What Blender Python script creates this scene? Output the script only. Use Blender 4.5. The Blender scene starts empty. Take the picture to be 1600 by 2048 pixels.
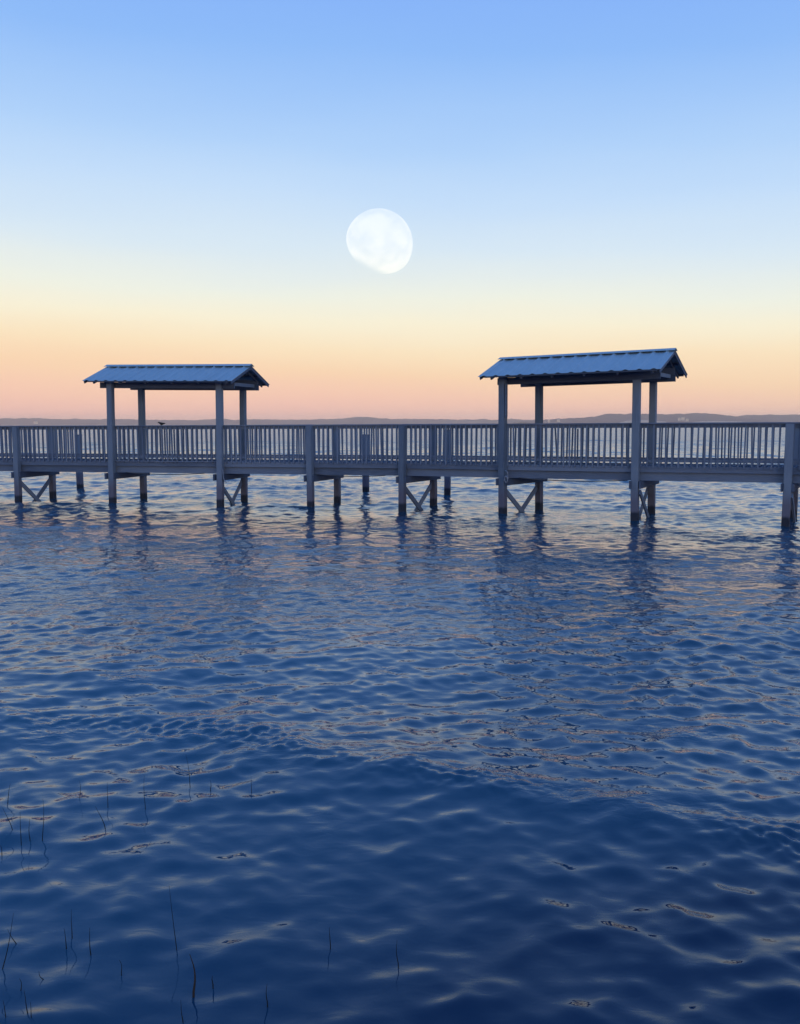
import bpy, math, random
import numpy as np
from mathutils import Vector, Matrix

random.seed(7)
rng = np.random.default_rng(11)
SC = bpy.context.scene
COL = SC.collection
R = math.radians

# ------------------------------------------------------------------ camera
EYE = 2.5
PITCH = math.atan((1024 - 847.2) / 1750.0)
cam_d = bpy.data.cameras.new("camera")
cam = bpy.data.objects.new("camera", cam_d)
COL.objects.link(cam)
cam_d.sensor_fit = 'VERTICAL'
cam_d.sensor_height = 36.0
cam_d.lens = 36.0 * 1750.0 / 2048.0
cam_d.clip_start = 0.1
cam_d.clip_end = 60000.0
cam.matrix_world = (Matrix.Translation((0, 0, EYE))
                    @ Matrix.Rotation(R(90) - PITCH, 4, 'X')
                    @ Matrix.Rotation(-0.0038, 4, 'Z'))
SC.camera = cam

# ------------------------------------------------------------------ view
SC.view_settings.view_transform = 'Standard'
SC.view_settings.look = 'None'
SC.view_settings.exposure = 0.0
SC.view_settings.gamma = 1.0
SC.view_settings.use_curve_mapping = False
SC.cycles.volume_bounces = 2


def lin(c):
    return tuple(((v / 255.0) / 12.92 if v / 255.0 <= 0.04045 else ((v / 255.0 + 0.055) / 1.055) ** 2.4) for v in c)


# ------------------------------------------------------------------ sky (dusk gradient by elevation)
world = bpy.data.worlds.new("World")
SC.world = world
world.use_nodes = True
nt = world.node_tree
nt.nodes.clear()
N = nt.nodes.new
out = N('ShaderNodeOutputWorld')
bg = N('ShaderNodeBackground')
bg.inputs['Strength'].default_value = 1.0
tc = N('ShaderNodeTexCoord')
sep = N('ShaderNodeSeparateXYZ')
nt.links.new(tc.outputs['Generated'], sep.inputs[0])
asn = N('ShaderNodeMath'); asn.operation = 'ARCSINE'
nt.links.new(sep.outputs['Z'], asn.inputs[0])
mr = N('ShaderNodeMapRange')
mr.inputs['From Min'].default_value = R(-10); mr.inputs['From Max'].default_value = R(90)
nt.links.new(asn.outputs[0], mr.inputs['Value'])
# a very faint, wide mottling so that the gradient is not perfectly even
nz = N('ShaderNodeTexNoise'); nz.inputs['Scale'].default_value = 3.0; nz.inputs['Detail'].default_value = 3.0
mpn = N('ShaderNodeMapping'); mpn.inputs['Scale'].default_value = (1, 1, 6)
nt.links.new(tc.outputs['Generated'], mpn.inputs[0]); nt.links.new(mpn.outputs[0], nz.inputs['Vector'])
nm = N('ShaderNodeMath'); nm.operation = 'MULTIPLY_ADD'; nm.inputs[1].default_value = 0.016; nm.inputs[2].default_value = -0.008
nt.links.new(nz.outputs['Fac'], nm.inputs[0])
# the band of glow stands a little higher towards the left of the view (x < 0)
ax = N('ShaderNodeMath'); ax.operation = 'MULTIPLY_ADD'; ax.inputs[1].default_value = 0.018
nt.links.new(sep.outputs['X'], ax.inputs[0]); nt.links.new(nm.outputs[0], ax.inputs[2])
ad = N('ShaderNodeMath'); ad.operation = 'ADD'
nt.links.new(mr.outputs[0], ad.inputs[0]); nt.links.new(ax.outputs[0], ad.inputs[1])
ramp = N('ShaderNodeValToRGB')
nt.links.new(ad.outputs[0], ramp.inputs[0])
SKY = [(-10, (150, 140, 150)), (-1, (226, 184, 176)), (0.3, (252, 196, 180)), (1.5, (255, 205, 179)), (3.1, (255, 217, 178)), (4.7, (255, 231, 193)),
       (6.3, (252, 243, 215)), (7.9, (241, 244, 230)), (9.4, (229, 239, 239)), (10.9, (217, 234, 246)),
       (13.9, (197, 223, 251)), (16.7, (177, 211, 251)), (19.4, (161, 200, 250)), (22.1, (143, 188, 249)),
       (24.6, (136, 181, 249)), (32, (122, 173, 245)), (45, (108, 161, 240)), (65, (92, 144, 228)), (90, (82, 130, 216))]
cr = ramp.color_ramp
cr.interpolation = 'LINEAR'
els = cr.elements
while len(els) < len(SKY):
    els.new(1.0)
for el, (deg, c) in zip(els, SKY):
    el.position = (deg + 10) / 100.0
for el, (deg, c) in zip(els, SKY):
    el.color = (*lin(c), 1)
nt.links.new(ramp.outputs[0], bg.inputs['Color'])
nt.links.new(bg.outputs[0], out.inputs[0])

# ------------------------------------------------------------------ last low sun, behind the camera to the right
SUN_ELEV, SUN_AZ = 7.0, 24.0
sun_d = bpy.data.lights.new("sun", 'SUN')
sun = bpy.data.objects.new("sun", sun_d)
COL.objects.link(sun)
sun_d.energy = 0.24
sun_d.angle = R(10)
sun_d.color = (1.0, 0.80, 0.62)
sdir = Vector((math.sin(R(SUN_AZ)) * math.cos(R(SUN_ELEV)), -math.cos(R(SUN_AZ)) * math.cos(R(SUN_ELEV)), math.sin(R(SUN_ELEV))))
sun.rotation_euler = sdir.to_track_quat('Z', 'Y').to_euler()
sun.location = sdir * 50


# ------------------------------------------------------------------ materials
def mat(name):
    m = bpy.data.materials.new(name)
    m.use_nodes = True
    t = m.node_tree
    return m, t, t.nodes['Principled BSDF'], t.nodes['Material Output']


def wood(name, c0, c1, stretch, wet=False):
    m, t, b, o = mat(name)
    n = t.nodes.new
    geo = n('ShaderNodeNewGeometry')
    mp = n('ShaderNodeMapping'); mp.inputs['Scale'].default_value = stretch
    t.links.new(geo.outputs['Position'], mp.inputs[0])
    g = n('ShaderNodeTexNoise'); g.inputs['Scale'].default_value = 1.0; g.inputs['Detail'].default_value = 6; g.inputs['Roughness'].default_value = 0.65
    t.links.new(mp.outputs[0], g.inputs['Vector'])
    big = n('ShaderNodeTexNoise'); big.inputs['Scale'].default_value = 1.3; big.inputs['Detail'].default_value = 3
    t.links.new(geo.outputs['Position'], big.inputs['Vector'])
    oi = n('ShaderNodeObjectInfo')
    s1 = n('ShaderNodeMath'); s1.operation = 'MULTIPLY_ADD'; s1.inputs[1].default_value = 0.6
    t.links.new(oi.outputs['Random'], s1.inputs[0]); t.links.new(g.outputs['Fac'], s1.inputs[2])
    s2 = n('ShaderNodeMath'); s2.operation = 'MULTIPLY_ADD'; s2.inputs[1].default_value = 0.5
    t.links.new(big.outputs['Fac'], s2.inputs[0]); t.links.new(s1.outputs[0], s2.inputs[2])
    rp = n('ShaderNodeMapRange'); rp.inputs['From Min'].default_value = 0.55; rp.inputs['From Max'].default_value = 1.3
    t.links.new(s2.outputs[0], rp.inputs[0])
    mx = n('ShaderNodeMix'); mx.data_type = 'RGBA'
    mx.inputs['A'].default_value = (*c0, 1); mx.inputs['B'].default_value = (*c1, 1)
    t.links.new(rp.outputs[0], mx.inputs['Factor'])
    col = mx.outputs['Result']
    if wet:
        sp = n('ShaderNodeSeparateXYZ'); t.links.new(geo.outputs['Position'], sp.inputs[0])
        wn = n('ShaderNodeMath'); wn.operation = 'MULTIPLY_ADD'; wn.inputs[1].default_value = 0.12
        t.links.new(g.outputs['Fac'], wn.inputs[0]); t.links.new(sp.outputs['Z'], wn.inputs[2])
        # bare, paler timber where waves wash it
        m1 = n('ShaderNodeMapRange'); m1.inputs['From Min'].default_value = 0.55; m1.inputs['From Max'].default_value = 0.95
        m1.inputs['To Min'].default_value = 0.8; m1.inputs['To Max'].default_value = 0.0
        t.links.new(wn.outputs[0], m1.inputs[0])
        x1 = n('ShaderNodeMix'); x1.data_type = 'RGBA'; x1.inputs['B'].default_value = (0.125, 0.115, 0.155, 1)
        t.links.new(m1.outputs[0], x1.inputs['Factor']); t.links.new(col, x1.inputs['A'])
        # soaked, algae-dark foot
        m2 = n('ShaderNodeMapRange'); m2.inputs['From Min'].default_value = 0.24; m2.inputs['From Max'].default_value = 0.31
        m2.inputs['To Min'].default_value = 1.0; m2.inputs['To Max'].default_value = 0.0
        t.links.new(wn.outputs[0], m2.inputs[0])
        x2 = n('ShaderNodeMix'); x2.data_type = 'RGBA'; x2.inputs['B'].default_value = (0.028, 0.034, 0.05, 1)
        t.links.new(m2.outputs[0], x2.inputs['Factor']); t.links.new(x1.outputs['Result'], x2.inputs['A'])
        col = x2.outputs['Result']
    t.links.new(col, b.inputs['Base Color'])
    b.inputs['Roughness'].default_value = 0.85
    b.inputs['Specular IOR Level'].default_value = 0.25
    bp = n('ShaderNodeBump'); bp.inputs['Strength'].default_value = 0.5; bp.inputs['Distance'].default_value = 0.01
    t.links.new(g.outputs['Fac'], bp.inputs['Height']); t.links.new(bp.outputs[0], b.inputs['Normal'])
    return m


W0, W1 = (0.092, 0.128, 0.185), (0.195, 0.24, 0.31)
M_POST = wood("weathered_post_wood", W0, W1, (38, 38, 2.5), wet=True)
M_BOARD = wood("weathered_board_wood", (0.085, 0.115, 0.175), (0.185, 0.225, 0.30), (3, 5, 45))
M_BAL = wood("weathered_baluster_wood", (0.085, 0.115, 0.175), (0.185, 0.225, 0.30), (40, 40, 3))
M_DARK = wood("dark_beam_wood", (0.055, 0.078, 0.125), (0.10, 0.13, 0.195), (3, 5, 40))  # darker board tone for caps, roof framing and trim


def simple(name, c, rough=0.6, metal=0.0, spec=0.5):
    m, t, b, o = mat(name)
    b.inputs['Base Color'].default_value = (*c, 1)
    b.inputs['Roughness'].default_value = rough
    b.inputs['Metallic'].default_value = metal
    b.inputs['Specular IOR Level'].default_value = spec
    n = t.nodes.new
    geo = n('ShaderNodeNewGeometry')
    nz = n('ShaderNodeTexNoise'); nz.inputs['Scale'].default_value = 9; nz.inputs['Detail'].default_value = 4
    t.links.new(geo.outputs['Position'], nz.inputs['Vector'])
    hs = n('ShaderNodeHueSaturation'); hs.inputs['Color'].default_value = (*c, 1)
    mr_ = n('ShaderNodeMapRange'); mr_.inputs['To Min'].default_value = 0.75; mr_.inputs['To Max'].default_value = 1.25
    t.links.new(nz.outputs['Fac'], mr_.inputs[0]); t.links.new(mr_.outputs[0], hs.inputs['Value'])
    t.links.new(hs.outputs[0], b.inputs['Base Color'])
    return m


def metal_roof():
    m, t, b, o = mat("ribbed_roof_metal")
    n = t.nodes.new
    geo = n('ShaderNodeNewGeometry'); oi = n('ShaderNodeObjectInfo')
    mp = n('ShaderNodeMapping'); mp.inputs['Scale'].default_value = (5, 1.2, 1.2)
    t.links.new(geo.outputs['Position'], mp.inputs[0])
    nz = n('ShaderNodeTexNoise'); nz.inputs['Scale'].default_value = 1.6; nz.inputs['Detail'].default_value = 5
    t.links.new(mp.outputs[0], nz.inputs['Vector'])
    s = n('ShaderNodeMath'); s.operation = 'MULTIPLY_ADD'; s.inputs[1].default_value = 0.25
    t.links.new(oi.outputs['Random'], s.inputs[0]); t.links.new(nz.outputs['Fac'], s.inputs[2])
    mx = n('ShaderNodeMix'); mx.data_type = 'RGBA'
    mx.inputs['A'].default_value = (0.24, 0.345, 0.41, 1); mx.inputs['B'].default_value = (0.34, 0.455, 0.52, 1)
    t.links.new(s.outputs[0], mx.inputs['Factor']); t.links.new(mx.outputs['Result'], b.inputs['Base Color'])
    b.inputs['Metallic'].default_value = 0.25
    r = n('ShaderNodeMapRange'); r.inputs['To Min'].default_value = 0.45; r.inputs['To Max'].default_value = 0.62
    t.links.new(nz.outputs['Fac'], r.inputs[0]); t.links.new(r.outputs[0], b.inputs['Roughness'])
    return m


M_ROOF = metal_roof()
M_CABLE = simple("grey_cable", (0.07, 0.08, 0.10), 0.6)
M_PALE = simple("pale_conduit", (0.22, 0.25, 0.31), 0.5)
M_REED = simple("dark_reed", (0.012, 0.016, 0.022), 0.8, spec=0.2)
M_REEDB = simple("brown_reed", (0.036, 0.028, 0.026), 0.8, spec=0.2)
M_BIRD = simple("dark_feathers", (0.03, 0.03, 0.035), 0.8, spec=0.2)


def water_mat():
    m, t, b, o = mat("lake_water")
    n = t.nodes.new
    L = t.links.new
    # murky body colour: faintly mottled, darker in a soft area near on the right
    ad_ = n('ShaderNodeAttribute'); ad_.attribute_name = "body_tone"; ad_.attribute_type = 'GEOMETRY'
    mxb = n('ShaderNodeMix'); mxb.data_type = 'RGBA'
    mxb.inputs['A'].default_value = (0.005, 0.024, 0.058, 1); mxb.inputs['B'].default_value = (0.015, 0.083, 0.145, 1)
    L(ad_.outputs['Fac'], mxb.inputs['Factor']); L(mxb.outputs['Result'], b.inputs['Base Color'])
    b.inputs['IOR'].default_value = 1.38
    ar = n('ShaderNodeAttribute'); ar.attribute_name = "chop"; ar.attribute_type = 'GEOMETRY'
    L(ar.outputs['Fac'], b.inputs['Roughness'])
    geo = n('ShaderNodeNewGeometry')
    # fine ripples: two stretched noises, stronger where a breeze touches the surface
    mp = n('ShaderNodeMapping'); mp.inputs['Scale'].default_value = (6.5, 12.0, 1); mp.inputs['Rotation'].default_value = (0, 0, R(8))
    L(geo.outputs['Position'], mp.inputs[0])
    f1 = n('ShaderNodeTexNoise'); f1.inputs['Scale'].default_value = 1.0; f1.inputs['Detail'].default_value = 2.5; f1.inputs['Roughness'].default_value = 0.5; f1.inputs['Distortion'].default_value = 0.6
    L(mp.outputs[0], f1.inputs['Vector'])
    at = n('ShaderNodeAttribute'); at.attribute_name = "ripple"; at.attribute_type = 'GEOMETRY'
    bp = n('ShaderNodeBump'); bp.inputs['Distance'].default_value = 0.03
    L(at.outputs['Fac'], bp.inputs['Strength'])
    L(f1.outputs['Fac'], bp.inputs['Height'])
    L(bp.outputs[0], b.inputs['Normal'])
    return m


M_WATER = water_mat()


# ------------------------------------------------------------------ mesh helpers
WPOS = {}


def mesh_of(name, verts, faces, m, smooth=False):
    me = bpy.data.meshes.new(name)
    me.from_pydata([tuple(v) for v in verts], [], faces)
    me.materials.append(m)
    if smooth:
        me.polygons.foreach_set('use_smooth', [True] * len(me.polygons))
    me.update()
    return me


def link(name, data, parent=None, loc=(0, 0, 0)):
    o = bpy.data.objects.new(name, data)
    COL.objects.link(o)
    loc = Vector(loc)
    WPOS[o.name] = loc
    if parent is not None:
        o.parent = parent
        o.location = loc - WPOS[parent.name]
    else:
        o.location = loc
    return o


def obj(name, verts, faces, m, parent=None, smooth=False):
    vs = [Vector(v) for v in verts]
    c = sum(vs, Vector()) / len(vs)
    return link(name, mesh_of(name, [v - c for v in vs], faces, m, smooth), parent, c)


def tag(o, label=None, cat=None, group=None, kind=None):
    if label: o['label'] = label
    if cat: o['category'] = cat
    if group: o['group'] = group
    if kind: o['kind'] = kind
    return o


def empty(name, loc, parent=None):
    o = link(name, None, parent, loc)
    o.empty_display_size = 0.2
    return o


BOXF = [(0, 1, 2, 3), (7, 6, 5, 4), (0, 4, 5, 1), (1, 5, 6, 2), (2, 6, 7, 3), (3, 7, 4, 0)]


def beam_geo(p0, p1, w, h, up=(0, 0, 1), jit=0.0):
    """a board from p0 to p1: w across, h along 'up'"""
    p0, p1 = Vector(p0), Vector(p1)
    d = (p1 - p0).normalized()
    s = d.cross(Vector(up)).normalized()
    u = s.cross(d).normalized()
    vs = []
    for p in (p0, p1):
        for a, b in ((-1, -1), (1, -1), (1, 1), (-1, 1)):
            vs.append(p + s * (a * w / 2) + u * (b * h / 2) + Vector((random.uniform(-jit, jit) for _ in range(3))))
    return vs, BOXF


def board(name, p0, p1, w, h, m, parent, up=(0, 0, 1), jit=0.0):
    v, f = beam_geo(p0, p1, w, h, up, jit)
    return obj(name, v, f, m, parent)


def post_geo(p0, p1, w, yaw, ch=0.012):
    """square timber with chamfered edges, from p0 (foot) to p1 (top), slightly uneven"""
    p0, p1 = Vector(p0), Vector(p1)
    a = Vector((math.cos(yaw), -math.sin(yaw), 0)); c = Vector((math.sin(yaw), math.cos(yaw), 0))
    h = w / 2
    prof = [(-h + ch, -h), (h - ch, -h), (h, -h + ch), (h, h - ch), (h - ch, h), (-h + ch, h), (-h, h - ch), (-h, -h + ch)]
    n = 5
    vs, fs = [], []
    for k in range(n + 1):
        p = p0.lerp(p1, k / n)
        if 0 < k < n:
            p = p + a * random.uniform(-.008, .008) + c * random.uniform(-.008, .008)
        for x, y in prof:
            vs.append(p + a * x + c * y)
    for k in range(n):
        for j in range(8):
            fs.append((k * 8 + j, k * 8 + (j + 1) % 8, (k + 1) * 8 + (j + 1) % 8, (k + 1) * 8 + j))
    fs.append(tuple(range(7, -1, -1))); fs.append(tuple(n * 8 + j for j in range(8)))
    return vs, fs


def tube_geo(path, radii, seg=8):
    path = [Vector(p) for p in path]
    vs, fs = [], []
    for i, p in enumerate(path):
        d = (path[min(i + 1, len(path) - 1)] - path[max(i - 1, 0)]).normalized()
        s = d.cross(Vector((0.13, 0.9, 0.31))).normalized(); u = s.cross(d)
        r = radii[i] if hasattr(radii, '__len__') else radii
        for k in range(seg):
            an = 2 * math.pi * k / seg
            vs.append(p + s * (math.cos(an) * r) + u * (math.sin(an) * r))
    for i in range(len(path) - 1):
        for k in range(seg):
            fs.append((i * seg + k, i * seg + (k + 1) % seg, (i + 1) * seg + (k + 1) % seg, (i + 1) * seg + k))
    fs.append(tuple(range(seg - 1, -1, -1))); fs.append(tuple((len(path) - 1) * seg + k for k in range(seg)))
    return vs, fs


# ------------------------------------------------------------------ water
def build_water():
    NA, AZ = 800, R(42)
    az = np.linspace(-AZ, AZ, NA).astype(np.float32)
    r1 = np.exp(np.arange(math.log(1.6), math.log(130.0), 0.0035))
    r2 = [r1[-1]]
    while r2[-1] < 15000:
        r2.append(r2[-1] * (1.012 if r2[-1] < 240 else 1.12))
    r = np.concatenate([r1, r2[1:]]).astype(np.float32)
    NR = len(r)
    RR, AA = np.meshgrid(r, az, indexing='ij')
    X = (RR * np.sin(AA)).ravel(); Y = (RR * np.cos(AA)).ravel(); rr = RR.ravel()
    dr = np.gradient(r).astype(np.float32)
    DR = np.repeat(dr, NA)
    edge = np.clip((AZ - np.abs(AA)) / R(3), 0, 1).ravel() * np.clip((RR - 1.6) / 0.5, 0, 1).ravel()
    Z = np.zeros_like(X); DX = np.zeros_like(X); DY = np.zeros_like(X)

    def wob(x, y, sx, sy, seed, n=7):
        g = np.random.default_rng(seed)
        v = np.zeros_like(x)
        for _ in range(n):
            v += np.sin(x * (g.normal() * sx) + y * (g.normal() * sy) + g.uniform(0, 6.28)).astype(np.float32)
        return v / math.sqrt(n / 2)
    # gusts: where the small waves are livelier or calmer
    gust = wob(X, Y, 0.35, 0.5, 3)
    calm = np.clip(0.95 + 0.22 * gust, 0.5, 1.4).astype(np.float32)
    # the water between the bank and the pier is sheltered; beyond the pier the lake is open
    shelter_gain = np.interp(rr, [4.2, 6, 9, 12, 19, 27], [1.05, 1.0, 0.95, 1.0, 1.05, 1.3]).astype(np.float32)
    openw = np.interp(rr, [22, 36], [0, 1]).astype(np.float32)
    ncomp = 170
    lam = np.exp(np.linspace(math.log(0.11), math.log(6.5), ncomp)) * rng.uniform(0.97, 1.03, ncomp)
    s = np.exp(-0.5 * (np.log(lam / 0.27) / 0.66) ** 2) + 0.26
    s *= WAVE_SLOPE / math.sqrt(np.sum(s ** 2) / 2)
    th = R(-97) + rng.normal(0, R(58), ncomp)          # travelling towards the camera's shore
    ph = rng.uniform(0, 2 * math.pi, ncomp)
    for l, sl, t, p in zip(lam, s, th, ph):
        k = 2 * math.pi / l
        a = sl / k
        use = np.nonzero(DR < l / 2.5)[0]
        n = int(use[-1]) + 1 if len(use) else 0
        if n == 0:
            continue
        kx, ky = np.float32(k * math.cos(t)), np.float32(k * math.sin(t))
        arg = X[:n] * kx + Y[:n] * ky + np.float32(p)
        fade = np.clip((l / DR[:n] - 2.5) / 2.0, 0, 1).astype(np.float32) * np.float32(a)
        fade = fade * shelter_gain[:n] * (1 + (0.9 * openw[:n] if l > 0.45 else 0))
        if l < 0.6:
            fade = fade * calm[:n]
        Z[:n] += fade * np.cos(arg)
        sn = fade * np.sin(arg) * np.float32(0.75)
        DX[:n] -= sn * np.float32(math.cos(t)); DY[:n] -= sn * np.float32(math.sin(t))
    line = [(-6.0, 7.9), (-3.47, 7.37), (-2.65, 7.23), (-1.54, 6.86), (-0.38, 6.22), (0.34, 5.82), (1.32, 5.57), (2.05, 5.3), (2.6, 4.95), (4.5, 4.2)]
    lx = np.array([a for a, b in line]); ly = np.array([b for a, b in line])
    dist = np.abs(Y - np.interp(X, lx, ly) - 0.10 * wob(X, Y, 2.2, 1.0, 5)) / (0.17 + 0.06 * wob(X, Y, 1.3, 1.0, 8))
    off = (Y - np.interp(X, lx, ly) - 0.10 * wob(X, Y, 2.2, 1.0, 5))
    Z += 0.045 * np.where(off < 0, np.exp(-0.5 * (off / 0.24) ** 2), np.exp(-0.5 * (off / 0.28) ** 2)) * np.clip(0.7 + 0.5 * wob(X, Y, 1.5, 0.6, 21), 0.0, 1.5)
    # capillary ripples crowd along the slick line
    nb_ = int(np.searchsorted(r, 12.0)) * NA
    bm = (np.exp(-0.5 * ((dist[:nb_]) / 1.05) ** 2) * np.clip(0.8 + 0.7 * wob(X[:nb_], Y[:nb_], 3.0, 4.0, 6), 0, 1.5)).astype(np.float32)
    for l in np.exp(np.linspace(math.log(0.055), math.log(0.16), 26)):
        k = 2 * math.pi / l; t = R(-95) + rng.normal(0, R(42)); a = 0.066 / k
        fd = np.clip((l / DR[:nb_] - 2.2) / 1.5, 0, 1) * a * bm
        Z[:nb_] += fd * np.cos(X[:nb_] * np.float32(k * math.cos(t)) + Y[:nb_] * np.float32(k * math.sin(t)) + np.float32(rng.uniform(0, 6.28)))
    Z *= edge; DX *= edge; DY *= edge
    # ripple strength: breeze patches in the middle distance, and one drifting slick line near the shore
    band = np.exp(-0.5 * dist ** 2) * np.clip(0.75 + 0.5 * wob(X, Y, 2.5, 2.0, 6), 0, 1.2)
    mid = 1.0 / (1.0 + np.exp(-(rr - 11.5) / 1.1))
    patch = np.clip(0.5 + 0.55 * wob(X, Y, 0.8, 1.1, 9), 0, 1.3)
    spots = np.clip(wob(X, Y, 2.6, 3.6, 12) - 1.35, 0, 1) * np.clip((rr - 4.6) / 3.0, 0, 1)
    ripple = 0.07 + 0.35 * band + mid * (0.15 + 0.34 * patch) + 0.45 * spots
    ripple *= 1.0 + 0.2 * np.clip((rr - 20) / 20, 0, 1)
    ripple = np.clip(ripple, 0, 1).astype(np.float32)
    co = np.stack([X + DX, Y + DY, Z], 1).astype(np.float32)
    idx = np.arange(NR * NA, dtype=np.int32).reshape(NR, NA)
    quads = np.stack([idx[:-1, :-1], idx[:-1, 1:], idx[1:, 1:], idx[1:, :-1]], -1).reshape(-1, 4)[:, ::-1]
    # the rest of the circle, coarse and still
    NB = 48
    bz = np.linspace(AZ, 2 * math.pi - AZ, NB)
    rb = np.array([1.6, 6, 25, 120, 600, 3000, float(r[-1])])
    RB, AB = np.meshgrid(rb, bz, indexing='ij')
    cb = np.stack([(RB * np.sin(AB)).ravel(), (RB * np.cos(AB)).ravel(), np.zeros(RB.size)], 1)
    ib = np.arange(RB.size, dtype=np.int32).reshape(len(rb), NB) + len(co)
    qb = np.stack([ib[:-1, :-1], ib[:-1, 1:], ib[1:, 1:], ib[1:, :-1]], -1).reshape(-1, 4)[:, ::-1]
    # small disc under the camera
    cc = np.array([[0, 0, 0]]); ic = len(co) + len(cb)
    ring = np.concatenate([idx[0, ::40], ib[0, ::4]])
    tri = [(ic, int(ring[(i + 1) % len(ring)]), int(ring[i])) for i in range(len(ring))]
    allco = np.concatenate([co, cb.astype(np.float32), cc.astype(np.float32)])
    q = np.concatenate([quads, qb]).astype(np.int32)
    me = bpy.data.meshes.new("lake_water")
    nq, ntri = len(q), len(tri)
    me.vertices.add(len(allco)); me.vertices.foreach_set('co', allco.ravel())
    loops = np.concatenate([q.ravel(), np.array(tri, np.int32).ravel()])
    me.loops.add(len(loops)); me.loops.foreach_set('vertex_index', loops)
    starts = np.concatenate([np.arange(nq) * 4, nq * 4 + np.arange(ntri) * 3]).astype(np.int32)
    me.polygons.add(nq + ntri); me.polygons.foreach_set('loop_start', starts)
    me.polygons.foreach_set('use_smooth', np.ones(nq + ntri, bool))
    # waves too small for the mesh at that distance roughen the surface instead
    chop = np.full(len(allco), 0.4, np.float32)
    chop[:len(co)] = np.interp(rr, [0, 9, 25, 60, 130], [0.03, 0.04, 0.07, 0.12, 0.26])
    dark_area = 1.4 * np.exp(-(((X - 2.4) / 2.6) ** 2 + ((Y - 3.0) / 1.9) ** 2))  # soft area of darker body colour, near on the right
    tone = np.full(len(allco), 0.7, np.float32)
    tone[:len(co)] = np.clip(0.78 + 0.12 * wob(X, Y, 0.7, 0.9, 31) - dark_area, 0, 1)
    ash = me.attributes.new('body_tone', 'FLOAT', 'POINT'); ash.data.foreach_set('value', tone)
    ac = me.attributes.new('chop', 'FLOAT', 'POINT')
    ac.data.foreach_set('value', chop)
    at = me.attributes.new('ripple', 'FLOAT', 'POINT')
    full = np.full(len(allco), 0.1, np.float32); full[:len(co)] = ripple
    at.data.foreach_set('value', full)
    me.materials.append(M_WATER)
    me.update(calc_edges=True); me.validate()
    o = bpy.data.objects.new("lake_water", me)
    COL.objects.link(o)
    tag(o, "rippling dark blue water stretching to the far shore", kind='structure')


WAVE_SLOPE = 0.128
build_water()


# ------------------------------------------------------------------ far shore
def hill_mat(name, c0, c1):
    m, t, b, o = mat(name)
    n = t.nodes.new
    geo = n('ShaderNodeNewGeometry')
    nz = n('ShaderNodeTexNoise'); nz.inputs['Scale'].default_value = 0.012; nz.inputs['Detail'].default_value = 6
    t.links.new(geo.outputs['Position'], nz.inputs['Vector'])
    mx = n('ShaderNodeMix'); mx.data_type = 'RGBA'
    mx.inputs['A'].default_value = (*c0, 1); mx.inputs['B'].default_value = (*c1, 1)
    t.links.new(nz.outputs['Fac'], mx.inputs['Factor']); t.links.new(mx.outputs['Result'], b.inputs['Base Color'])
    b.inputs['Roughness'].default_value = 1.0
    b.inputs['Specular IOR Level'].default_value = 0.0
    return m


M_HILL = hill_mat("wooded_hill", (0.13, 0.07, 0.085), (0.21, 0.12, 0.125))
M_SAND = hill_mat("sandy_bluff", (0.42, 0.33, 0.26), (0.55, 0.43, 0.34))


def px_x(px, D):
    return (px - 800.0) / 1750.0 * D


def px_h(px, py, D):
    return ((850.2 - 0.0038 * px) - py) / 1750.0 * D + EYE


def ridge(name, prof, D, depth, m, label, rough, taper=60):
    xs = np.array([a for a, b in prof], float); ys = np.array([b for a, b in prof], float)
    pxs = np.arange(xs[0], xs[-1] + 0.1, 1.0)
    g = np.random.default_rng(int(D) + len(prof))
    h = np.array([px_h(p, np.interp(p, xs, ys), D + depth * 0.5) for p in pxs])
    nz = np.zeros(len(pxs))
    for sc, am in ((3, 1.0), (7, 1.1), (17, 1.2), (45, 1.2)):
        k = np.interp(pxs / sc, np.arange(int(pxs[0] / sc) - 2, int(pxs[-1] / sc) + 3), g.normal(0, 1, int(pxs[-1] / sc) + 5 - int(pxs[0] / sc)))
        nz += k * am
    h = h + nz * rough
    rows = [(0.0, 0.0), (0.02, 0.22), (0.2, 0.55), (0.5, 1.0), (0.8, 0.7), (1.0, 0.0)]
    vs, fs = [], []
    for fd, fh in rows:
        for i, p in enumerate(pxs):
            y = D + fd * depth
            x = px_x(p, D + depth * 0.5)
            z = max(0, h[i]) * fh + (g.normal(0, rough * 0.8) if 0 < fh < 1 else 0) - (2.0 if fh == 0 else 0)
            vs.append((x, y, z))
    n = len(pxs)
    for a in range(len(rows) - 1):
        for i in range(n - 1):
            fs.append((a * n + i, a * n + i + 1, (a + 1) * n + i + 1, (a + 1) * n + i))
    o = bpy.data.objects.new(name, mesh_of(name, vs, fs, m, True))
    COL.objects.link(o)
    tag(o, label, kind='structure')
    return o


ridge("hills", [(-700, 840), (-400, 837), (-100, 838), (0, 838), (75, 837), (105, 837), (130, 839), (150, 838), (250, 838.5), (300, 840), (330, 839.5), (400, 840),
                (440, 838), (470, 839.5), (540, 838.5), (600, 840), (660, 838), (690, 837), (710, 834.5), (740, 834), (760, 836.5), (800, 838), (850, 838.5),
                (900, 839), (1000, 839), (1090, 839.5), (1200, 841), (1300, 843)], 5200, 900, M_HILL, "long low pink hazed shore beyond the lake", 1.1)
ridge("hills", [(1040, 844), (1080, 839.5), (1110, 836.5), (1160, 836), (1190, 832.5), (1215, 828), (1260, 827.5), (1300, 828.5), (1340, 829), (1400, 827),
                (1430, 828), (1455, 831), (1480, 836), (1500, 841), (1510, 844)], 3900, 700, M_HILL, "rounded purple wooded headland on the right of the far shore", 0.95)
ridge("hills", [(1440, 845), (1465, 834), (1485, 831), (1530, 829.5), (1600, 830.5), (1700, 829), (1850, 827), (2100, 831), (2400, 836)], 4400, 800, M_HILL,
      "farther low wooded shore at the right edge", 0.9)
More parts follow.
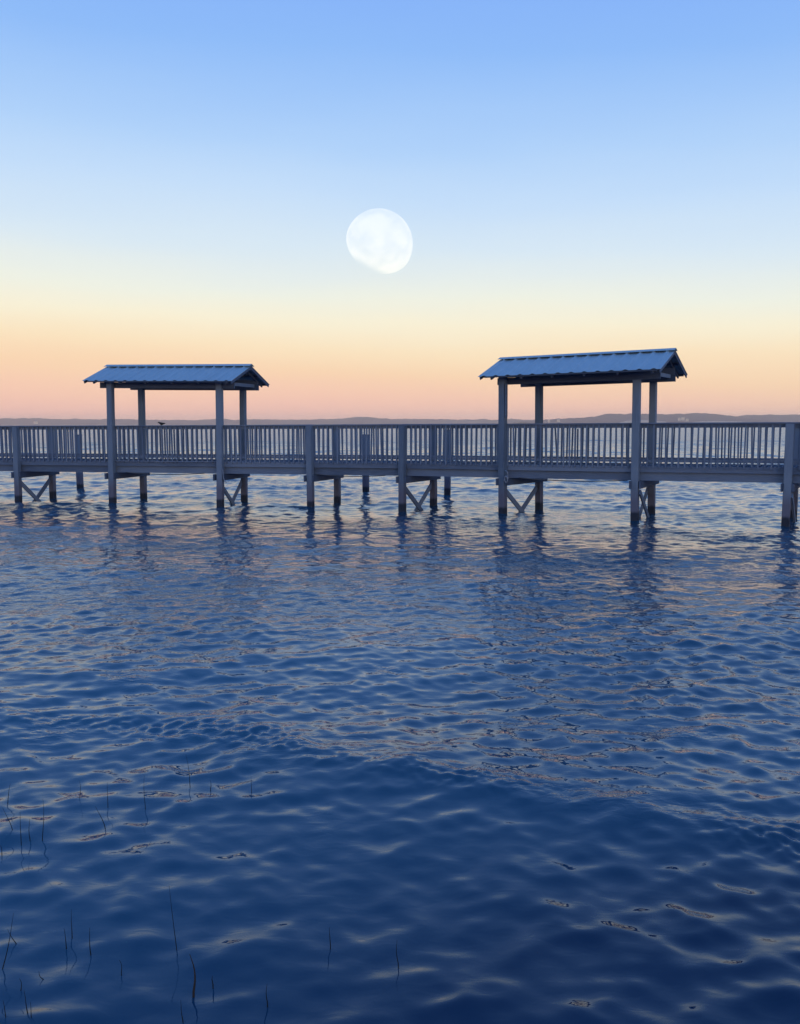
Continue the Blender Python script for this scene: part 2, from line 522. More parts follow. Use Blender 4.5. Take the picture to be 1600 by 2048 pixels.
ridge("sand_bluff", [(1238, 845), (1252, 841.5), (1275, 839.8), (1300, 841), (1330, 843.5)], 3860, 30, M_SAND, "bare sandy bluff catching the last light at the foot of the headland", 0.3)
ridge("sand_bluff", [(1378, 844.8), (1400, 842.6), (1430, 842.2), (1465, 842.6), (1500, 844.4)], 3855, 30, M_SAND, "low pale beach strip under the headland", 0.2)


def far_house(px, py, w, h, label, roofc):
    D = 3880.0
    x = px_x(px, D); z = px_h(px, py, D)
    e = empty("lake_house", (x, D, z))
    tag(e, label, "house", "houses on the far shore")
    hw, d = w / 2, w * 0.4
    v = [(x - hw, D - d, z - 6), (x + hw, D - d, z - 6), (x + hw, D + d, z - 6), (x - hw, D + d, z - 6),
         (x - hw, D - d, z + h), (x + hw, D - d, z + h), (x + hw, D + d, z + h), (x - hw, D + d, z + h)]
    obj("wall", v, [(3, 2, 1, 0), (4, 5, 6, 7), (0, 1, 5, 4), (1, 2, 6, 5), (2, 3, 7, 6), (3, 0, 4, 7)], M_HOUSE, e)
    o = 0.8
    v = [(x - hw - o, D - d - o, z + h + .02), (x + hw + o, D - d - o, z + h + .02), (x + hw + o, D + d + o, z + h + .02), (x - hw - o, D + d + o, z + h + .02),
         (x - hw * .7, D, z + h + w * .22), (x + hw * .7, D, z + h + w * .22)]
    obj("roof", v, [(3, 2, 1, 0), (0, 1, 5, 4), (1, 2, 5), (2, 3, 4, 5), (3, 0, 4)], roofc, e)


M_HOUSE = simple("pale_house_wall", (0.9, 0.66, 0.46), 0.8)
M_HROOF = simple("house_roof", (0.30, 0.24, 0.22), 0.8)
far_house(1356, 838.6, 9, 6, "small pale house at the left of the group on the headland slope", M_HROOF)
far_house(1363, 837.8, 13, 6, "larger pale house in the middle of the group on the headland slope", M_HROOF)
far_house(1372, 840.0, 10, 5, "pale house lowest of the group on the headland slope", M_HROOF)
far_house(1097, 842.0, 9, 5, "left one of two pale houses where the headland meets the low shore", M_HROOF)
far_house(1116, 841.5, 12, 5, "right one of two pale houses where the headland meets the low shore", M_HROOF)
far_house(76, 845.5, 14, 6, "lone pale house on the left end of the far shore", M_HROOF)

# ------------------------------------------------------------------ moon
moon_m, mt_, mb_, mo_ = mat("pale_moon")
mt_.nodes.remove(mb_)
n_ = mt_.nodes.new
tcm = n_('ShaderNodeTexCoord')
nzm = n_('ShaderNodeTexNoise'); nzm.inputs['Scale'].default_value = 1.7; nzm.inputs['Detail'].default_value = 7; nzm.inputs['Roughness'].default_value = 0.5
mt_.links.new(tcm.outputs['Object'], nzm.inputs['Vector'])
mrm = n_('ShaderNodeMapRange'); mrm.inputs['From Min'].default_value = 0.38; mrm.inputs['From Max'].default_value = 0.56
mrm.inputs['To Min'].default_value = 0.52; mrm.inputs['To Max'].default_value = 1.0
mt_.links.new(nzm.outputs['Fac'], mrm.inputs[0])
# phase shade painted into the glow: emission fades towards the terminator (local -Z is the dark side)
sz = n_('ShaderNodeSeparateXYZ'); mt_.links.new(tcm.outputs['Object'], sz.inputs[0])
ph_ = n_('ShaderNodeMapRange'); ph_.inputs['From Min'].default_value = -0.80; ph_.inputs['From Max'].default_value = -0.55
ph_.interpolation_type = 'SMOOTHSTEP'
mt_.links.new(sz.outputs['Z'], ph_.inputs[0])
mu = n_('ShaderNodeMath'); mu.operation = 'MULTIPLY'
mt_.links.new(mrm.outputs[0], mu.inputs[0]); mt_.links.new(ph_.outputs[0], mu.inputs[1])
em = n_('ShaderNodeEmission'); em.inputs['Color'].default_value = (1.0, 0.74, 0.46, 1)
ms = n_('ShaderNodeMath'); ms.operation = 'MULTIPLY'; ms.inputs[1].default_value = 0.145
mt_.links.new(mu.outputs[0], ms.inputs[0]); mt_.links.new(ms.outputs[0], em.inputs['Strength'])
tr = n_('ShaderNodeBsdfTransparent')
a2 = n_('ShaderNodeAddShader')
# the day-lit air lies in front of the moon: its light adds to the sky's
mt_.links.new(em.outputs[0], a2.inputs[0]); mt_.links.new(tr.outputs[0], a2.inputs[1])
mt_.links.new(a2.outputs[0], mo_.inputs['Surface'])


def moon():
    """a gibbous moon: round on the lit side, flattened towards the terminator"""
    D = 25000.0
    rad = D * 66.0 / 1750 * 0.98
    d = Vector((-0.0217675, 0.97936609, 0.1950)).normalized()
    c = d * D + Vector((0, 0, EYE))
    vs, fs = [(0, 0, 1.0)], []
    nu, nv = 96, 64
    for j in range(1, nv):
        for i in range(nu):
            th, ph = math.pi * j / nv, 2 * math.pi * i / nu
            z = math.cos(th)
            vs.append((math.sin(th) * math.cos(ph), math.sin(th) * math.sin(ph), z if z > 0 else z * 0.81))
    vs.append((0, 0, -0.81))
    for i in range(nu):
        fs.append((0, 1 + i, 1 + (i + 1) % nu))
        fs.append((len(vs) - 1, len(vs) - 1 - nu + (i + 1) % nu, len(vs) - 1 - nu + i))
    for j in range(nv - 2):
        for i in range(nu):
            a = 1 + j * nu
            fs.append((a + i, a + nu + i, a + nu + (i + 1) % nu, a + (i + 1) % nu))
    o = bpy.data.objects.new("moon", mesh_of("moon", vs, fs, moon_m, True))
    COL.objects.link(o)
    side = d.cross(Vector((0, 0, 1))).normalized(); up = side.cross(d).normalized()
    lit = (side * 0.45 + up * 0.89).normalized()          # towards the sunlit limb, upper right
    x = lit.cross(d).normalized()
    M = Matrix((x, lit.cross(x), lit)).transposed().to_4x4()
    o.matrix_world = Matrix.Translation(c) @ M @ Matrix.Scale(rad, 4)
    tag(o, "large pale gibbous moon hanging in the blue part of the sky", "moon")


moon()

# ------------------------------------------------------------------ haze over the lake
hz_m = bpy.data.materials.new("lake_haze")
hz_m.use_nodes = True
hz_m.node_tree.nodes.clear()
ho = hz_m.node_tree.nodes.new('ShaderNodeOutputMaterial')
hv = hz_m.node_tree.nodes.new('ShaderNodeVolumePrincipled')
hv.inputs['Color'].default_value = (1.0, 0.93, 0.92, 1)
hv.inputs['Density'].default_value = 0.00014
hv.inputs['Anisotropy'].default_value = 0.9
hz_m.node_tree.links.new(hv.outputs[0], ho.inputs['Volume'])
hx0, hx1, hy0, hy1, hz0, hz1 = -9500, 9500, -7000, 7000, -4.0, 64.0
vs = [(hx0, hy0, hz0), (hx1, hy0, hz0), (hx1, hy1, hz0), (hx0, hy1, hz0), (hx0, hy0, hz1), (hx1, hy0, hz1), (hx1, hy1, hz1), (hx0, hy1, hz1)]
hz = bpy.data.objects.new("haze", mesh_of("haze", vs, [(3, 2, 1, 0), (4, 5, 6, 7), (0, 1, 5, 4), (1, 2, 6, 5), (2, 3, 7, 6), (3, 0, 4, 7)], hz_m))
COL.objects.link(hz)
tag(hz, "thin pinkish haze over the lake", kind='stuff')

# ------------------------------------------------------------------ pier
FRONT = {1: (-12.424, 28.421), 2: (-9.113, 27.596), 3: (-5.52, 26.7), 4: (-2.67, 25.989), 5: (0.076, 25.124), 6: (2.816, 23.875), 7: (6.05, 22.401), 8: (9.364, 21.096)}
BACK = {1: (-12.024, 30.249), 2: (-8.644, 29.406), 3: (-5.104, 28.524), 4: (-1.996, 27.743), 5: (1.03, 26.761), 6: (4.053, 25.366), 7: (6.953, 24.048), 8: (10.286, 22.742)}
for k in (0, -1):
    FRONT[k] = (FRONT[k + 1][0] - 3.4, FRONT[k + 1][1] + 0.85); BACK[k] = (BACK[k + 1][0] - 3.4, BACK[k + 1][1] + 0.85)
for k in (9, 10):
    FRONT[k] = (FRONT[k - 1][0] + 3.3, FRONT[k - 1][1] - 1.25); BACK[k] = (BACK[k - 1][0] + 3.3, BACK[k - 1][1] - 1.3)
NODES = list(range(-1, 11))
RT = {k: EYE - 0.022 + 0.0045 * max(0, k - 3) for k in NODES}                   # top of the handrail
DK = {k: EYE - 1.13 + (0.009 * max(0, k - 4)) for k in NODES}                 # top of the deck
F2 = {k: Vector((*FRONT[k], 0)) for k in NODES}
B2 = {k: Vector((*BACK[k], 0)) for k in NODES}


def unit2(a, b):
    return (b - a).normalized()


CR = {k: unit2(F2[k], B2[k]) for k in NODES}                                    # across the pier, away from the viewer


def yaw_at(k):
    c = CR[k]
    return math.atan2(c.x, c.y)


IN = 0.125                                                                       # railing plane stands behind the piles
SHED_POSTS = {2, 3, 6, 7}

pier = empty("boardwalk_pier", (0, 25.5, 0))
tag(pier, "long grey timber boardwalk pier on square piles crossing the lake", "pier")

for k in NODES:
    yw = yaw_at(k)
    f, b = F2[k], B2[k]
    if k not in SHED_POSTS:
        for base, top in ((f, RT[k] - 0.045), (b, RT[k] - 0.05)):
            v, fc = post_geo(base + Vector((random.uniform(-.015, .015), 0, -0.9)), base + Vector((0, 0, top)), 0.178, yw)
            obj("pile", v, fc, M_POST, pier)
    # doubled cap beams on either side of the pile pair
    al = Vector((CR[k].y, -CR[k].x, 0))
    sb = DK[k] - 0.382
    for sgn in (-1, 1):
        o0 = f - CR[k] * (0.15 if sgn < 0 else 0.06) + al * (sgn * 0.115); o1 = b + CR[k] * 0.22 + al * (sgn * 0.115)
        z = sb - 0.10
        board("pile_cap", o0 + Vector((0, 0, z)), o1 + Vector((0, 0, z)), 0.045, 0.19, M_DARK, pier, jit=0.003)
    # crossed braces below
    if k in (-1, 1, 3, 5, 6, 7, 8, 9):
        zt, zb = sb - 0.28, -0.70
        for sgn, p0, p1 in ((1, f, b), (-1, b, f)):
            off = al * (sgn * (0.112 if k in (7, 8) else 0.024))
            board("cross_brace", p0 + off + Vector((0, 0, zt)), p1 + off + Vector((0, 0, zb)), 0.042, 0.135, M_BOARD, pier, up=(0, 0, 1), jit=0.003)

V = Vector
bal_mesh = mesh_of("baluster", *beam_geo((0, 0, -0.555), (0, 0, 0.555), 0.040, 0.040, up=(0, 1, 0)), M_BAL)
bal_tall = bal_mesh


def side_line(side, k):
    return (F2[k] + CR[k] * IN) if side == 'f' else (B2[k] - CR[k] * IN)


for k in NODES[:-1]:
    a0, a1 = k, k + 1
    span = (F2[a1] - F2[a0]).length
    # stringers: outer ones set back under the rim, one in the middle
    for frac in (0.10, 0.5, 0.90):
        p0 = F2[a0].lerp(B2[a0], frac); p1 = F2[a1].lerp(B2[a1], frac)
        d = unit2(p0, p1) * 0.003
        board("stringer", p0 + d + V((0, 0, DK[a0] - 0.272)), p1 - d + V((0, 0, DK[a1] - 0.272)), 0.05, 0.212, M_BOARD, pier, jit=0.004)
    # rim boards along both deck edges
    for side in 'fb':
        s = 0.055 if side == 'f' else -0.055
        p0 = side_line(side, a0) + CR[a0] * (0.0 if side == 'f' else 0.0); p1 = side_line(side, a1)
        d = unit2(p0, p1) * 0.003
        board("rim_board", p0 + d + V((0, 0, DK[a0] - 0.084)), p1 - d + V((0, 0, DK[a1] - 0.084)), 0.045, 0.158, M_BOARD, pier, jit=0.003)
    # deck planks, laid across
    npl = int(span / 0.147)
    for i in range(npl):
        t0, t1 = i / npl, (i + 1) / npl
        q = [side_line('f', a0).lerp(side_line('f', a1), t) + CR[a0] * 0.028 for t in (t0 + .018, t1 - .018)]
        w = [side_line('b', a0).lerp(side_line('b', a1), t) - CR[a0] * 0.028 for t in (t1 - .018, t0 + .018)]
        zt = DK[a0] + (DK[a1] - DK[a0]) * (t0 + t1) / 2 - 0.016 + random.uniform(-.004, .003)
        vs = [p + V((0, 0, zt - 0.036)) for p in q + w] + [p + V((0, 0, zt)) for p in q + w]
        obj("deck_plank", vs, [(3, 2, 1, 0), (4, 5, 6, 7), (0, 1, 5, 4), (1, 2, 6, 5), (2, 3, 7, 6), (3, 0, 4, 7)], M_BOARD, pier)
    # railing sections on both sides
    for side in 'fb':
        p0, p1 = side_line(side, a0), side_line(side, a1)
        dv = unit2(p0, p1)
        outw = V((dv.y, -dv.x, 0)) * (1 if side == 'f' else -1)                  # away from the deck
        if side == 'f' and outw.y > 0 or side == 'b' and outw.y < 0:
            outw = -outw
        sec = empty("railing_section", (p0 + p1) / 2 + V((0, 0, DK[a0])), pier)
        g = dv * 0.002
        zt0, zt1 = RT[a0], RT[a1]
        if side == 'b':
            zt0 -= 0.006; zt1 -= 0.006
        board("handrail", p0 + g + V((0, 0, zt0 - 0.019)), p1 - g + V((0, 0, zt1 - 0.019)), 0.17, 0.038, M_BOARD, sec, jit=0.004)
        board("top_rail", p0 + g + V((0, 0, zt0 - 0.0395 - 0.045)), p1 - g + V((0, 0, zt1 - 0.0395 - 0.045)), 0.038, 0.088, M_BOARD, sec, jit=0.002)
        board("bottom_rail", p0 + g + V((0, 0, DK[a0] + 0.128)), p1 - g + V((0, 0, DK[a1] + 0.128)), 0.038, 0.060, M_BOARD, sec, jit=0.002)
        pitch = 0.165 if k <= 2 else 0.150
        nb = int((p1 - p0).length / pitch)
        individually = 1 <= k <= 7 or (k in (0, 8) and side == 'f')
        yaw = math.atan2(dv.y, dv.x)
        joined_v, joined_f = [], []
        for i in range(nb):
            t = (i + 0.5) / nb
            p = p0.lerp(p1, t) + outw * 0.0425 + dv * random.uniform(-.009, .009)
            zc = (zt0 + (zt1 - zt0) * t) - 0.043 - 0.555
            if individually:
                o = link("baluster", bal_mesh, sec, p + V((0, 0, zc)))
                rx = random.gauss(0, R(0.55))
                if random.random() < 0.06:
                    rx = random.choice((-1, 1)) * R(1.3)
                if side == 'b' and k == 6 and i == 3:
                    rx = R(-4.2); o['label'] = "slanting loose baluster"
                if side == 'b' and k == 6 and i == 7:
                    o.scale = (1, 1, 0.90); o.location.z -= 0.05; o['label'] = "short baluster broken off below the rail"
                o.rotation_euler = (0, rx, yaw)
            else:
                b0 = len(joined_v)
                vv, ff = beam_geo(p + V((0, 0, zc - .555)), p + V((0, 0, zc + .555)), .04, .04, up=dv)
                joined_v += vv; joined_f += [tuple(q + b0 for q in fc) for fc in ff]
        if joined_v:
            tag(obj("balusters", joined_v, joined_f, M_BAL, sec), kind='stuff')


# ------------------------------------------------------------------ shelters over the pier
def shelter(pr, q, label, npan):
    cx, cy, yaw, tilt, L, hw, ze, rise = q
    a = V((math.cos(yaw), -math.sin(yaw), tilt)).normalized()
    c = V((math.sin(yaw), math.cos(yaw), 0))
    up = c.cross(a).normalized()
    if up.z < 0: up = -up
    O = V((cx, cy, 0))
    th = math.atan2(rise, hw)

    def P(s, w, z):
        return O + a * s + c * w + up * z
    t = empty("picnic_shelter", (cx, cy, DK[pr[0]]))
    tag(t, label, "shelter", "gable roofed shelters on the pier")
    # posts run from the lake bed to the roof beams
    for k in pr:
        for side, base in (('f', F2[k]), ('b', B2[k])):
            s = (base - O).dot(V((math.cos(yaw), -math.sin(yaw), 0)))
            w = (base - O).dot(c)
            sg = -1 if w < 0 else 1
            zt = ze - 0.03 + (hw - abs(w)) * math.tan(th) - 0.035
            # the top leans in slightly to meet the roof frame
            top = P(s, sg * (abs(w) * 0.97), min(zt, ze - 0.02))
            v, fc = post_geo(base + V((0, 0, -0.9)), top, 0.185 if side == 'f' else 0.18, yaw_at(k))
            obj("post", v, fc, M_POST, t)
    wf = [abs((F2[k] - O).dot(c)) for k in pr]; wb = [abs((B2[k] - O).dot(c)) for k in pr]
    # long beams on the posts, just inside their faces
    zb = ze - 0.02
    wfm, wbm = sum(wf) / 2 - 0.10, sum(wb) / 2 - 0.10
    for w in (-wfm, wbm):
        board("roof_beam", P(-L / 2 + 0.30, w, zb - 0.095), P(L / 2 - 0.16, w, zb - 0.095), 0.06, 0.18, M_DARK, t, up=up, jit=0.003)
    for w in (-wfm, wbm):
        hgt = (hw - abs(w)) * math.tan(th) - 0.055
        if hgt > 0.03:
            board("frieze_board", P(-L / 2 + 0.32, w, zb + 0.002 + hgt / 2), P(L / 2 - 0.18, w, zb + 0.002 + hgt / 2), 0.028, hgt, M_DARK, t, up=up)
    # crosswise ties between front and back
    for s in (-L / 2 + 0.42, -L / 6, L / 6, L / 2 - 0.30):
        board("tie_beam", P(s, -wfm + 0.04, zb - 0.045), P(s, wbm - 0.04, zb - 0.045), 0.04, 0.10, M_BOARD, t, up=up)
    # rafter pairs
    for s in np.linspace(-L / 2 + 0.36, L / 2 - 0.24, 6):
        for sg in (-1, 1):
            e = P(s, sg * (hw - 0.07), ze - 0.075 + 0.07 * math.tan(th)); r_ = P(s, sg * 0.022, ze + rise - 0.085)
            board("rafter", e, r_, 0.04, 0.09, M_DARK, t, up=up)
    # purlins under the sheets
    for sg in (-1, 1):
        for fr in (0.035, 0.5, 0.95):
            w = hw * (1 - fr); z = ze + rise * fr - 0.012
            n = up * math.cos(th) + c * (sg * math.sin(th))
            p0 = P(-L / 2 + 0.18, sg * w, z) - n * 0.016; p1 = P(L / 2 - 0.10, sg * w, z) - n * 0.016
            board("purlin", p0, p1, 0.085, 0.034, M_DARK, t, up=n)
    # ribbed metal sheets: one panel per rib pitch
    slope = math.hypot(hw, rise)
    pw = L / npan
    rh, rb, rt_ = 0.025, 0.08, 0.022
    prof = [(0, 0), (pw / 2 - rb, 0), (pw / 2 - rt_, rh), (pw / 2 + rt_, rh), (pw / 2 + rb, 0), (pw - 0.002, 0)]
    n = len(prof); th_s = 0.004
    vs = []
    for dz in (0, -th_s):
        for y in (0, slope):
            for x, z in prof:
                vs.append((x, y, z + dz))
    fs = []
    for i in range(n - 1):
        fs.append((i, i + 1, n + i + 1, n + i)); fs.append((2 * n + i + 1, 2 * n + i, 3 * n + i, 3 * n + i + 1))
        fs.append((2 * n + i, 2 * n + i + 1, i + 1, i)); fs.append((n + i, n + i + 1, 3 * n + i + 1, 3 * n + i))
    fs += [(0, n, 3 * n, 2 * n), (n - 1, 3 * n - 1, 4 * n - 1, 2 * n - 1)]
    pm = mesh_of("roof_panel", vs, fs, M_ROOF)
    for sg in (-1, 1):
        xd = a * (1 if sg < 0 else -1)
        yd = (c * (-sg * math.cos(th)) + up * math.sin(th)).normalized()
        zd = xd.cross(yd).normalized()
        for i in range(npan):
            s = -L / 2 + i * pw if sg < 0 else L / 2 - i * pw
            o = bpy.data.objects.new("roof_panel", pm)
            COL.objects.link(o)
            org = P(s, sg * hw, ze) + zd * random.uniform(0, .0015)
            M = Matrix((xd, yd, zd)).transposed().to_4x4()
            M.translation = org - WPOS[t.name]
            o.parent = t
            o.matrix_local = M
            WPOS[o.name] = org
    # ridge cap sits on the ribs
    nf = up * math.cos(th) - c * math.sin(th); nb = up * math.cos(th) + c * math.sin(th)
    w = 0.17
    vs = []
    for s in (-L / 2 - 0.015, L / 2 + 0.015):
        R0 = P(s, 0, ze + rise)
        df = (-c * math.cos(th) - up * math.sin(th)); db = (c * math.cos(th) - up * math.sin(th))
        for lift in (0.050, 0.056):
            vs += [R0 + df * w + nf * lift, R0 + up * (lift / math.cos(th)), R0 + db * w + nb * lift]
    fs = [(3, 4, 10, 9), (4, 5, 11, 10), (0, 6, 7, 1), (1, 7, 8, 2), (0, 3, 9, 6), (2, 8, 11, 5), (0, 1, 4, 3), (1, 2, 5, 4), (6, 9, 10, 7), (7, 10, 11, 8)]
    # closure blocks at every rib carry the cap and leave dark gaps between them
    for i in range(npan):
        s = -L / 2 + (i + 0.5) * pw
        for sg in (-1, 1):
            dn = (c * (sg * math.cos(th)) - up * math.sin(th)); nn = up * math.cos(th) + c * (sg * math.sin(th))
            e0 = P(s, 0, ze + rise) + dn * (w - 0.05) + nn * 0.024
            vv, ff = beam_geo(e0, e0 + dn * 0.046, 0.055, 0.05, up=nn)
            b0 = len(vs); vs += vv; fs += [tuple(q_ + b0 for q_ in f_) for f_ in ff]
    obj("ridge_cap", vs, fs, M_ROOF, t)
    # rake boards on both gables
    for s in (-L / 2 + 0.06, L / 2 - 0.03):
        for sg in (-1, 1):
            board("rake_board", P(s, sg * (hw - 0.03), ze - 0.055 + 0.03 * math.tan(th)), P(s, sg * 0.012, ze + rise - 0.055), 0.025, 0.085, M_DARK, t, up=up)
    # a conduit board down the inner side of the first front post
    k = pr[0]
    base = F2[k]
    al = V((CR[k].y, -CR[k].x, 0))
    board("conduit_board", base + al * 0.108 - CR[k] * 0.03 + V((0, 0, EYE + 0.16)), base + al * 0.105 - CR[k] * 0.03 + V((0, 0, ze - 0.21)), 0.028, 0.09, M_BOARD, t, up=CR[k])
    return t


SA = (-7.10, 28.05, R(16.2), -0.018, 5.12, 1.34, 3.816, 0.52)
SB = (5.02, 23.95, R(29.5), 0.010, 4.85, 1.57, 3.77, 0.555)
shelter((2, 3), SA, "left timber shelter with level blue metal gable roof, farther from the viewer", 15)
shelter((6, 7), SB, "right timber shelter, nearer and larger, with blue metal roof rising to the right", 14)


# ------------------------------------------------------------------ cables, bird, reeds
def sag(p0, p1, drop, n=18):
    return [p0.lerp(p1, i / n) - V((0, 0, drop * 4 * (i / n) * (1 - i / n))) for i in range(n + 1)]


def cable(k, label, drop, t0, t1):
    p0 = F2[k].lerp(F2[k + 1], t0) + CR[k] * 0.16; p1 = F2[k].lerp(F2[k + 1], t1) + CR[k] * 0.16
    z0 = DK[k] - 0.37
    v, f = tube_geo(sag(p0 + V((0, 0, z0)), p1 + V((0, 0, z0)), drop), 0.014)
    o = obj("hanging_cable", v, f, M_CABLE, smooth=True)
    tag(o, label, "cable", "cables slung under the pier")


cable(2, "thin grey cable sagging under the deck below the left shelter", 0.05, 0.12, 0.85)
cable(4, "thin grey cable sagging under the deck between the shelters", 0.04, 0.05, 0.8)
cable(6, "thin grey cable sagging under the deck below the right shelter", 0.055, 0.1, 0.92)

p0 = side_line('f', 2).lerp(side_line('f', 3), -0.04) - CR[2] * 0.09; p1 = side_line('f', 2).lerp(side_line('f', 3), 0.99) - CR[3] * 0.09
pth = [p0.lerp(p1, i / 14) + V((0, 0, DK[2] - 0.012 + random.uniform(-.006, .006))) for i in range(15)]
v, f = tube_geo(pth, 0.013)
tag(obj("conduit_pipe", v, f, M_PALE, smooth=True), "pale thin conduit running along the deck edge under the left shelter", "pipe")

al3 = V((CR[3].y, -CR[3].x, 0))
b = F2[3] + al3 * 0.14 - CR[3] * 0.08
v, f = tube_geo([b + V((0, 0, DK[3] - .22)), b + al3 * .03 + V((0, 0, DK[3] - .33)), b + al3 * .035 + V((0, 0, DK[3] - .48)), b + al3 * .08 + V((0, 0, DK[3] - .60)), b + al3 * .13 + V((0, 0, DK[3] - .64))], 0.014)
tag(obj("dangling_cable", v, f, M_PALE, smooth=True), "short loose cable end dangling beside the right front post of the left shelter", "cable")

al6 = V((CR[6].y, -CR[6].x, 0))
b = F2[6] + al6 * 0.19 - CR[6] * 0.10
coil = []
for i in range(46):
    an = i / 45 * 2 * math.pi * 2.6
    coil.append(b + al6 * (math.cos(an) * (0.045 + .006 * math.sin(i))) - CR[6] * (0.0012 * i) + V((0, 0, DK[6] - 0.40 + math.sin(an) * 0.085)))
coil = [b + al6 * -.05 + V((0, 0, DK[6] - .16)), b + al6 * .02 + V((0, 0, DK[6] - .20))] + coil
v, f = tube_geo(coil, 0.015)
tag(obj("rope_coil", v, f, M_PALE, smooth=True), "small pale coil of rope hung beside the left front post of the right shelter", "rope")


# four-square mooring piles standing free behind the pier
def mooring(x, y, top, label):
    e = empty("mooring_pile", (x, y, 0))
    tag(e, label, "pile", "mooring piles behind the pier")
    v, f = post_geo((x, y, -0.9), (x + .03, y, top), 0.215, R(random.uniform(8, 30)), 0.03)
    obj("shaft", v, f, M_POST, e)
    v, f = post_geo((x + .03, y, top + .002), (x + .03, y, top + .022), 0.235, R(20), 0.02)
    obj("cap", v, f, M_DARK, e)


mooring(-12.43, 33.91, 2.10, "square mooring pile seen behind the railing to the left of the left shelter")
mooring(-1.26, 31.88, 2.09, "square mooring pile behind the pier halfway between the two shelters")
mooring(1.68, 31.06, 2.26, "square mooring pile behind the pier just left of the right shelter")


def bird():
    p = side_line('f', 2).lerp(side_line('f', 3), 0.47)
    z = RT[2] - 0.028
    e = empty("small_bird", (p.x, p.y, z))
    tag(e, "small dark bird perched on the handrail under the left shelter", "bird")
    ring = [(-.125, .075, .006, .010), (-.085, .070, .012, .02), (-.05, .062, .030, .034), (0, .060, .042, .045), (.035, .072, .036, .040), (.058, .088, .024, .026), (.078, .100, .026, .026), (.098, .100, .016, .016), (.112, .096, .005, .006), (.128, .092, .002, .002)]
    vs, fs = [], []
    for x, zz, ry, rz in ring:
        for i in range(10):
            an = 2 * math.pi * i / 10
            vs.append((p.x - x, p.y + math.cos(an) * ry, z + zz + .012 + math.sin(an) * rz))
    n = len(ring)
    for j in range(n - 1):
        for i in range(10):
            fs.append((j * 10 + i, j * 10 + (i + 1) % 10, (j + 1) * 10 + (i + 1) % 10, (j + 1) * 10 + i))
    fs += [tuple(range(9, -1, -1)), tuple((n - 1) * 10 + i for i in range(10))]
    obj("body", vs, fs, M_BIRD, e, True)
    for s in (-1, 1):
        y = p.y + s * .034
        obj("wing", [(p.x - .03, y + s * .012, z + .085), (p.x + .02, y + s * .016, z + .06), (p.x + .10, y - s * .006, z + .075), (p.x + .03, y + s * .004, z + .098),
                     (p.x - .02, y + s * .002, z + .083), (p.x + .02, y + s * .004, z + .062), (p.x + .09, y - s * .012, z + .075), (p.x + .03, y - s * .006, z + .096)],
            [(0, 1, 2, 3), (7, 6, 5, 4), (0, 4, 5, 1), (1, 5, 6, 2), (2, 6, 7, 3), (3, 7, 4, 0)], M_BIRD, e)
        v, f = tube_geo([(p.x, p.y + s * .014, z + .028), (p.x + .004, p.y + s * .014, z + .035)], .004, 6)
        obj("leg", v, f, M_BIRD, e)


bird()

REEDS = [(-2.633, 5.636, 0.024, 0.117), (-2.406, 5.191, -0.054, 0.153), (-2.285, 5.031, 0.003, 0.196), (-2.249, 5.076, 0.002, 0.132), (-2.173, 5.075, 0.013, 0.256),
         (-2.169, 5.687, 0.002, 0.116), (-1.938, 5.562, 0.003, 0.156), (-1.848, 5.234, -0.054, 0.139), (-1.68, 5.52, 0.001, 0.22), (-1.468, 5.861, -0.023, 0.225),
         (-1.313, 5.807, -0.002, 0.063), (-1.019, 5.747, -0.002, 0.118), (-1.081, 3.973, -0.025, 0.317), (-1.841, 3.796, 0.069, 0.282), (-1.616, 4.056, 0.004, 0.148),
         (-1.611, 3.97, -0.007, 0.099), (-1.474, 3.92, -0.003, 0.132), (-1.284, 3.779, -0.009, 0.062), (-0.92, 3.629, -0.01, 0.186), (-0.846, 3.689, -0.0, 0.046),
         (-0.582, 3.557, -0.0, 0.093), (-1.617, 3.724, -0.023, 0.045), (-0.924, 3.458, -0.008, 0.088), (-1.688, 3.645, -0.004, 0.063), (-2.34, 4.903, -0.008, 0.056),
         (-0.342, 3.976, -0.004, 0.102), (-0.015, 3.829, -0.006, 0.123),
         (-1.858, 3.992, -0.042, 0.083), (-1.588, 3.484, -0.014, 0.115), (-1.556, 3.451, -0.006, 0.088), (-1.668, 3.462, -0.012, 0.091)]
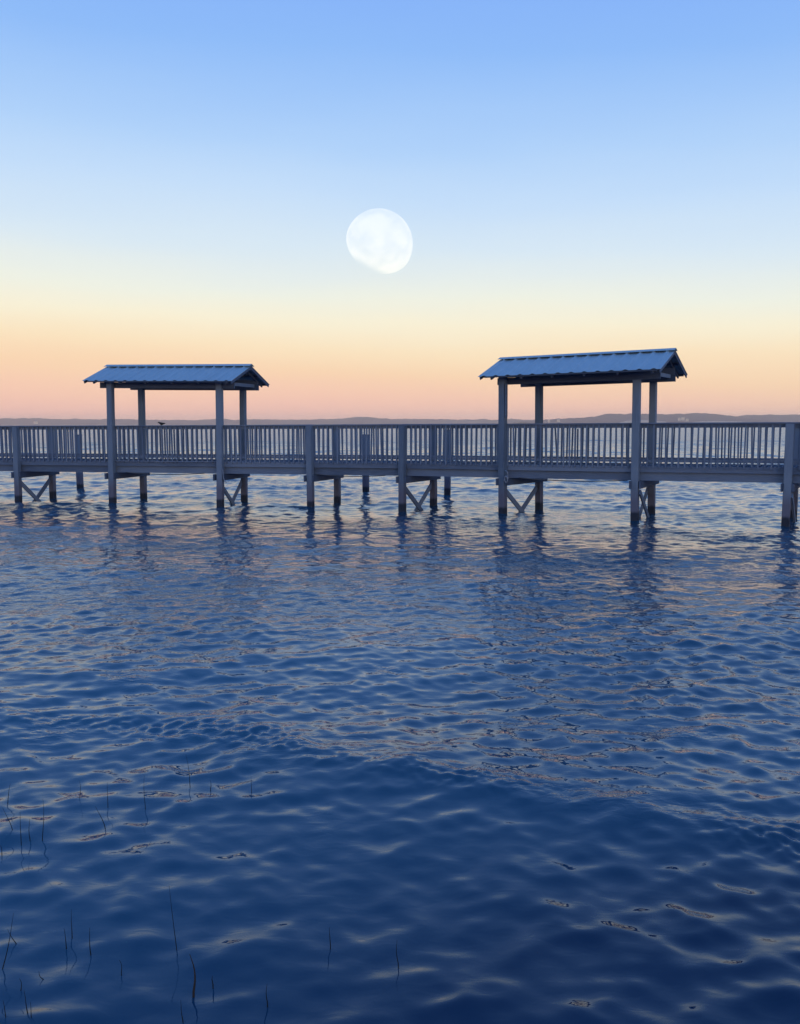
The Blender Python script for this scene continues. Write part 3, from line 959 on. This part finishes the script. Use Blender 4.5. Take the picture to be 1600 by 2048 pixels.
RLAB = ["short reed leaning right, topmost of the reeds at the left picture edge",
        "reed slanting down to the right at the left picture edge",
        "upright reed, first of the three straight ones near the left edge",
        "short upright reed between two taller straight ones near the left edge",
        "tallest straight reed of the upper left clump",
        "upright reed standing alone above the upper left clump, nearest the left edge",
        "upright reed just right of the lone one above the slanting reed",
        "strongly left-leaning reed in the middle of the upper group",
        "tall vertical reed in the middle of the upper group, right of the slanting one",
        "farthest reed of all, slender with a bent foot",
        "tiny reed tip just right of the farthest bent reed",
        "lone upright reed, rightmost of the upper group",
        "long thin reed standing alone between the upper and lower groups",
        "long reed leaning right in the bottom left corner",
        "tall straight reed of the pair in the lower left group",
        "shorter reed close to the left of the tall straight one in the lower left group",
        "upright reed just right of the close pair in the lower left group",
        "short thin reed in the middle of the lower group",
        "thick brown reed at the bottom, the stoutest of all",
        "tiny reed tip right of the thick brown reed",
        "faint short reed, rightmost of the lower group",
        "short kinked reed tip under the close pair in the lower left",
        "short reed at the bottom edge just left of the thick brown one",
        "small reed tip beside the long corner reed",
        "short reed tip at the left edge, lowest of the upper group",
        "faint lone reed near the middle of the lower water, left one of two",
        "faint lone reed near the middle of the lower water, right one of two",
        "short reed leaning left that crosses the long corner reed",
        "left one of two thin reeds at the bottom edge near the left corner",
        "right one of two thin reeds at the bottom edge near the left corner",
        "lowest reed in the very bottom left corner"]
for i, ((x, y, dx, h), lab) in enumerate(zip(REEDS, RLAB)):
    thick = i == 18
    r0 = 0.0058 if thick else random.uniform(0.0022, 0.0031)
    bend = random.uniform(-.006, .006) + (0.012 if i in (9, 18) else 0)
    pts, rad = [], []
    for j in range(11):
        t = -0.35 + 1.35 * j / 10
        pts.append((x + dx * t + bend * math.sin(max(0, t) * math.pi), y + 0.004 * math.sin(t * 5 + i), h * t if t > 0 else t * 0.4))
        rad.append(r0 * (1 - 0.75 * max(0, t)))
    v, f = tube_geo(pts, rad, 6)
    o = obj("reed", v, f, M_REEDB if thick else M_REED, smooth=True)
    tag(o, lab, "reed", "thin reeds standing in the shallows")
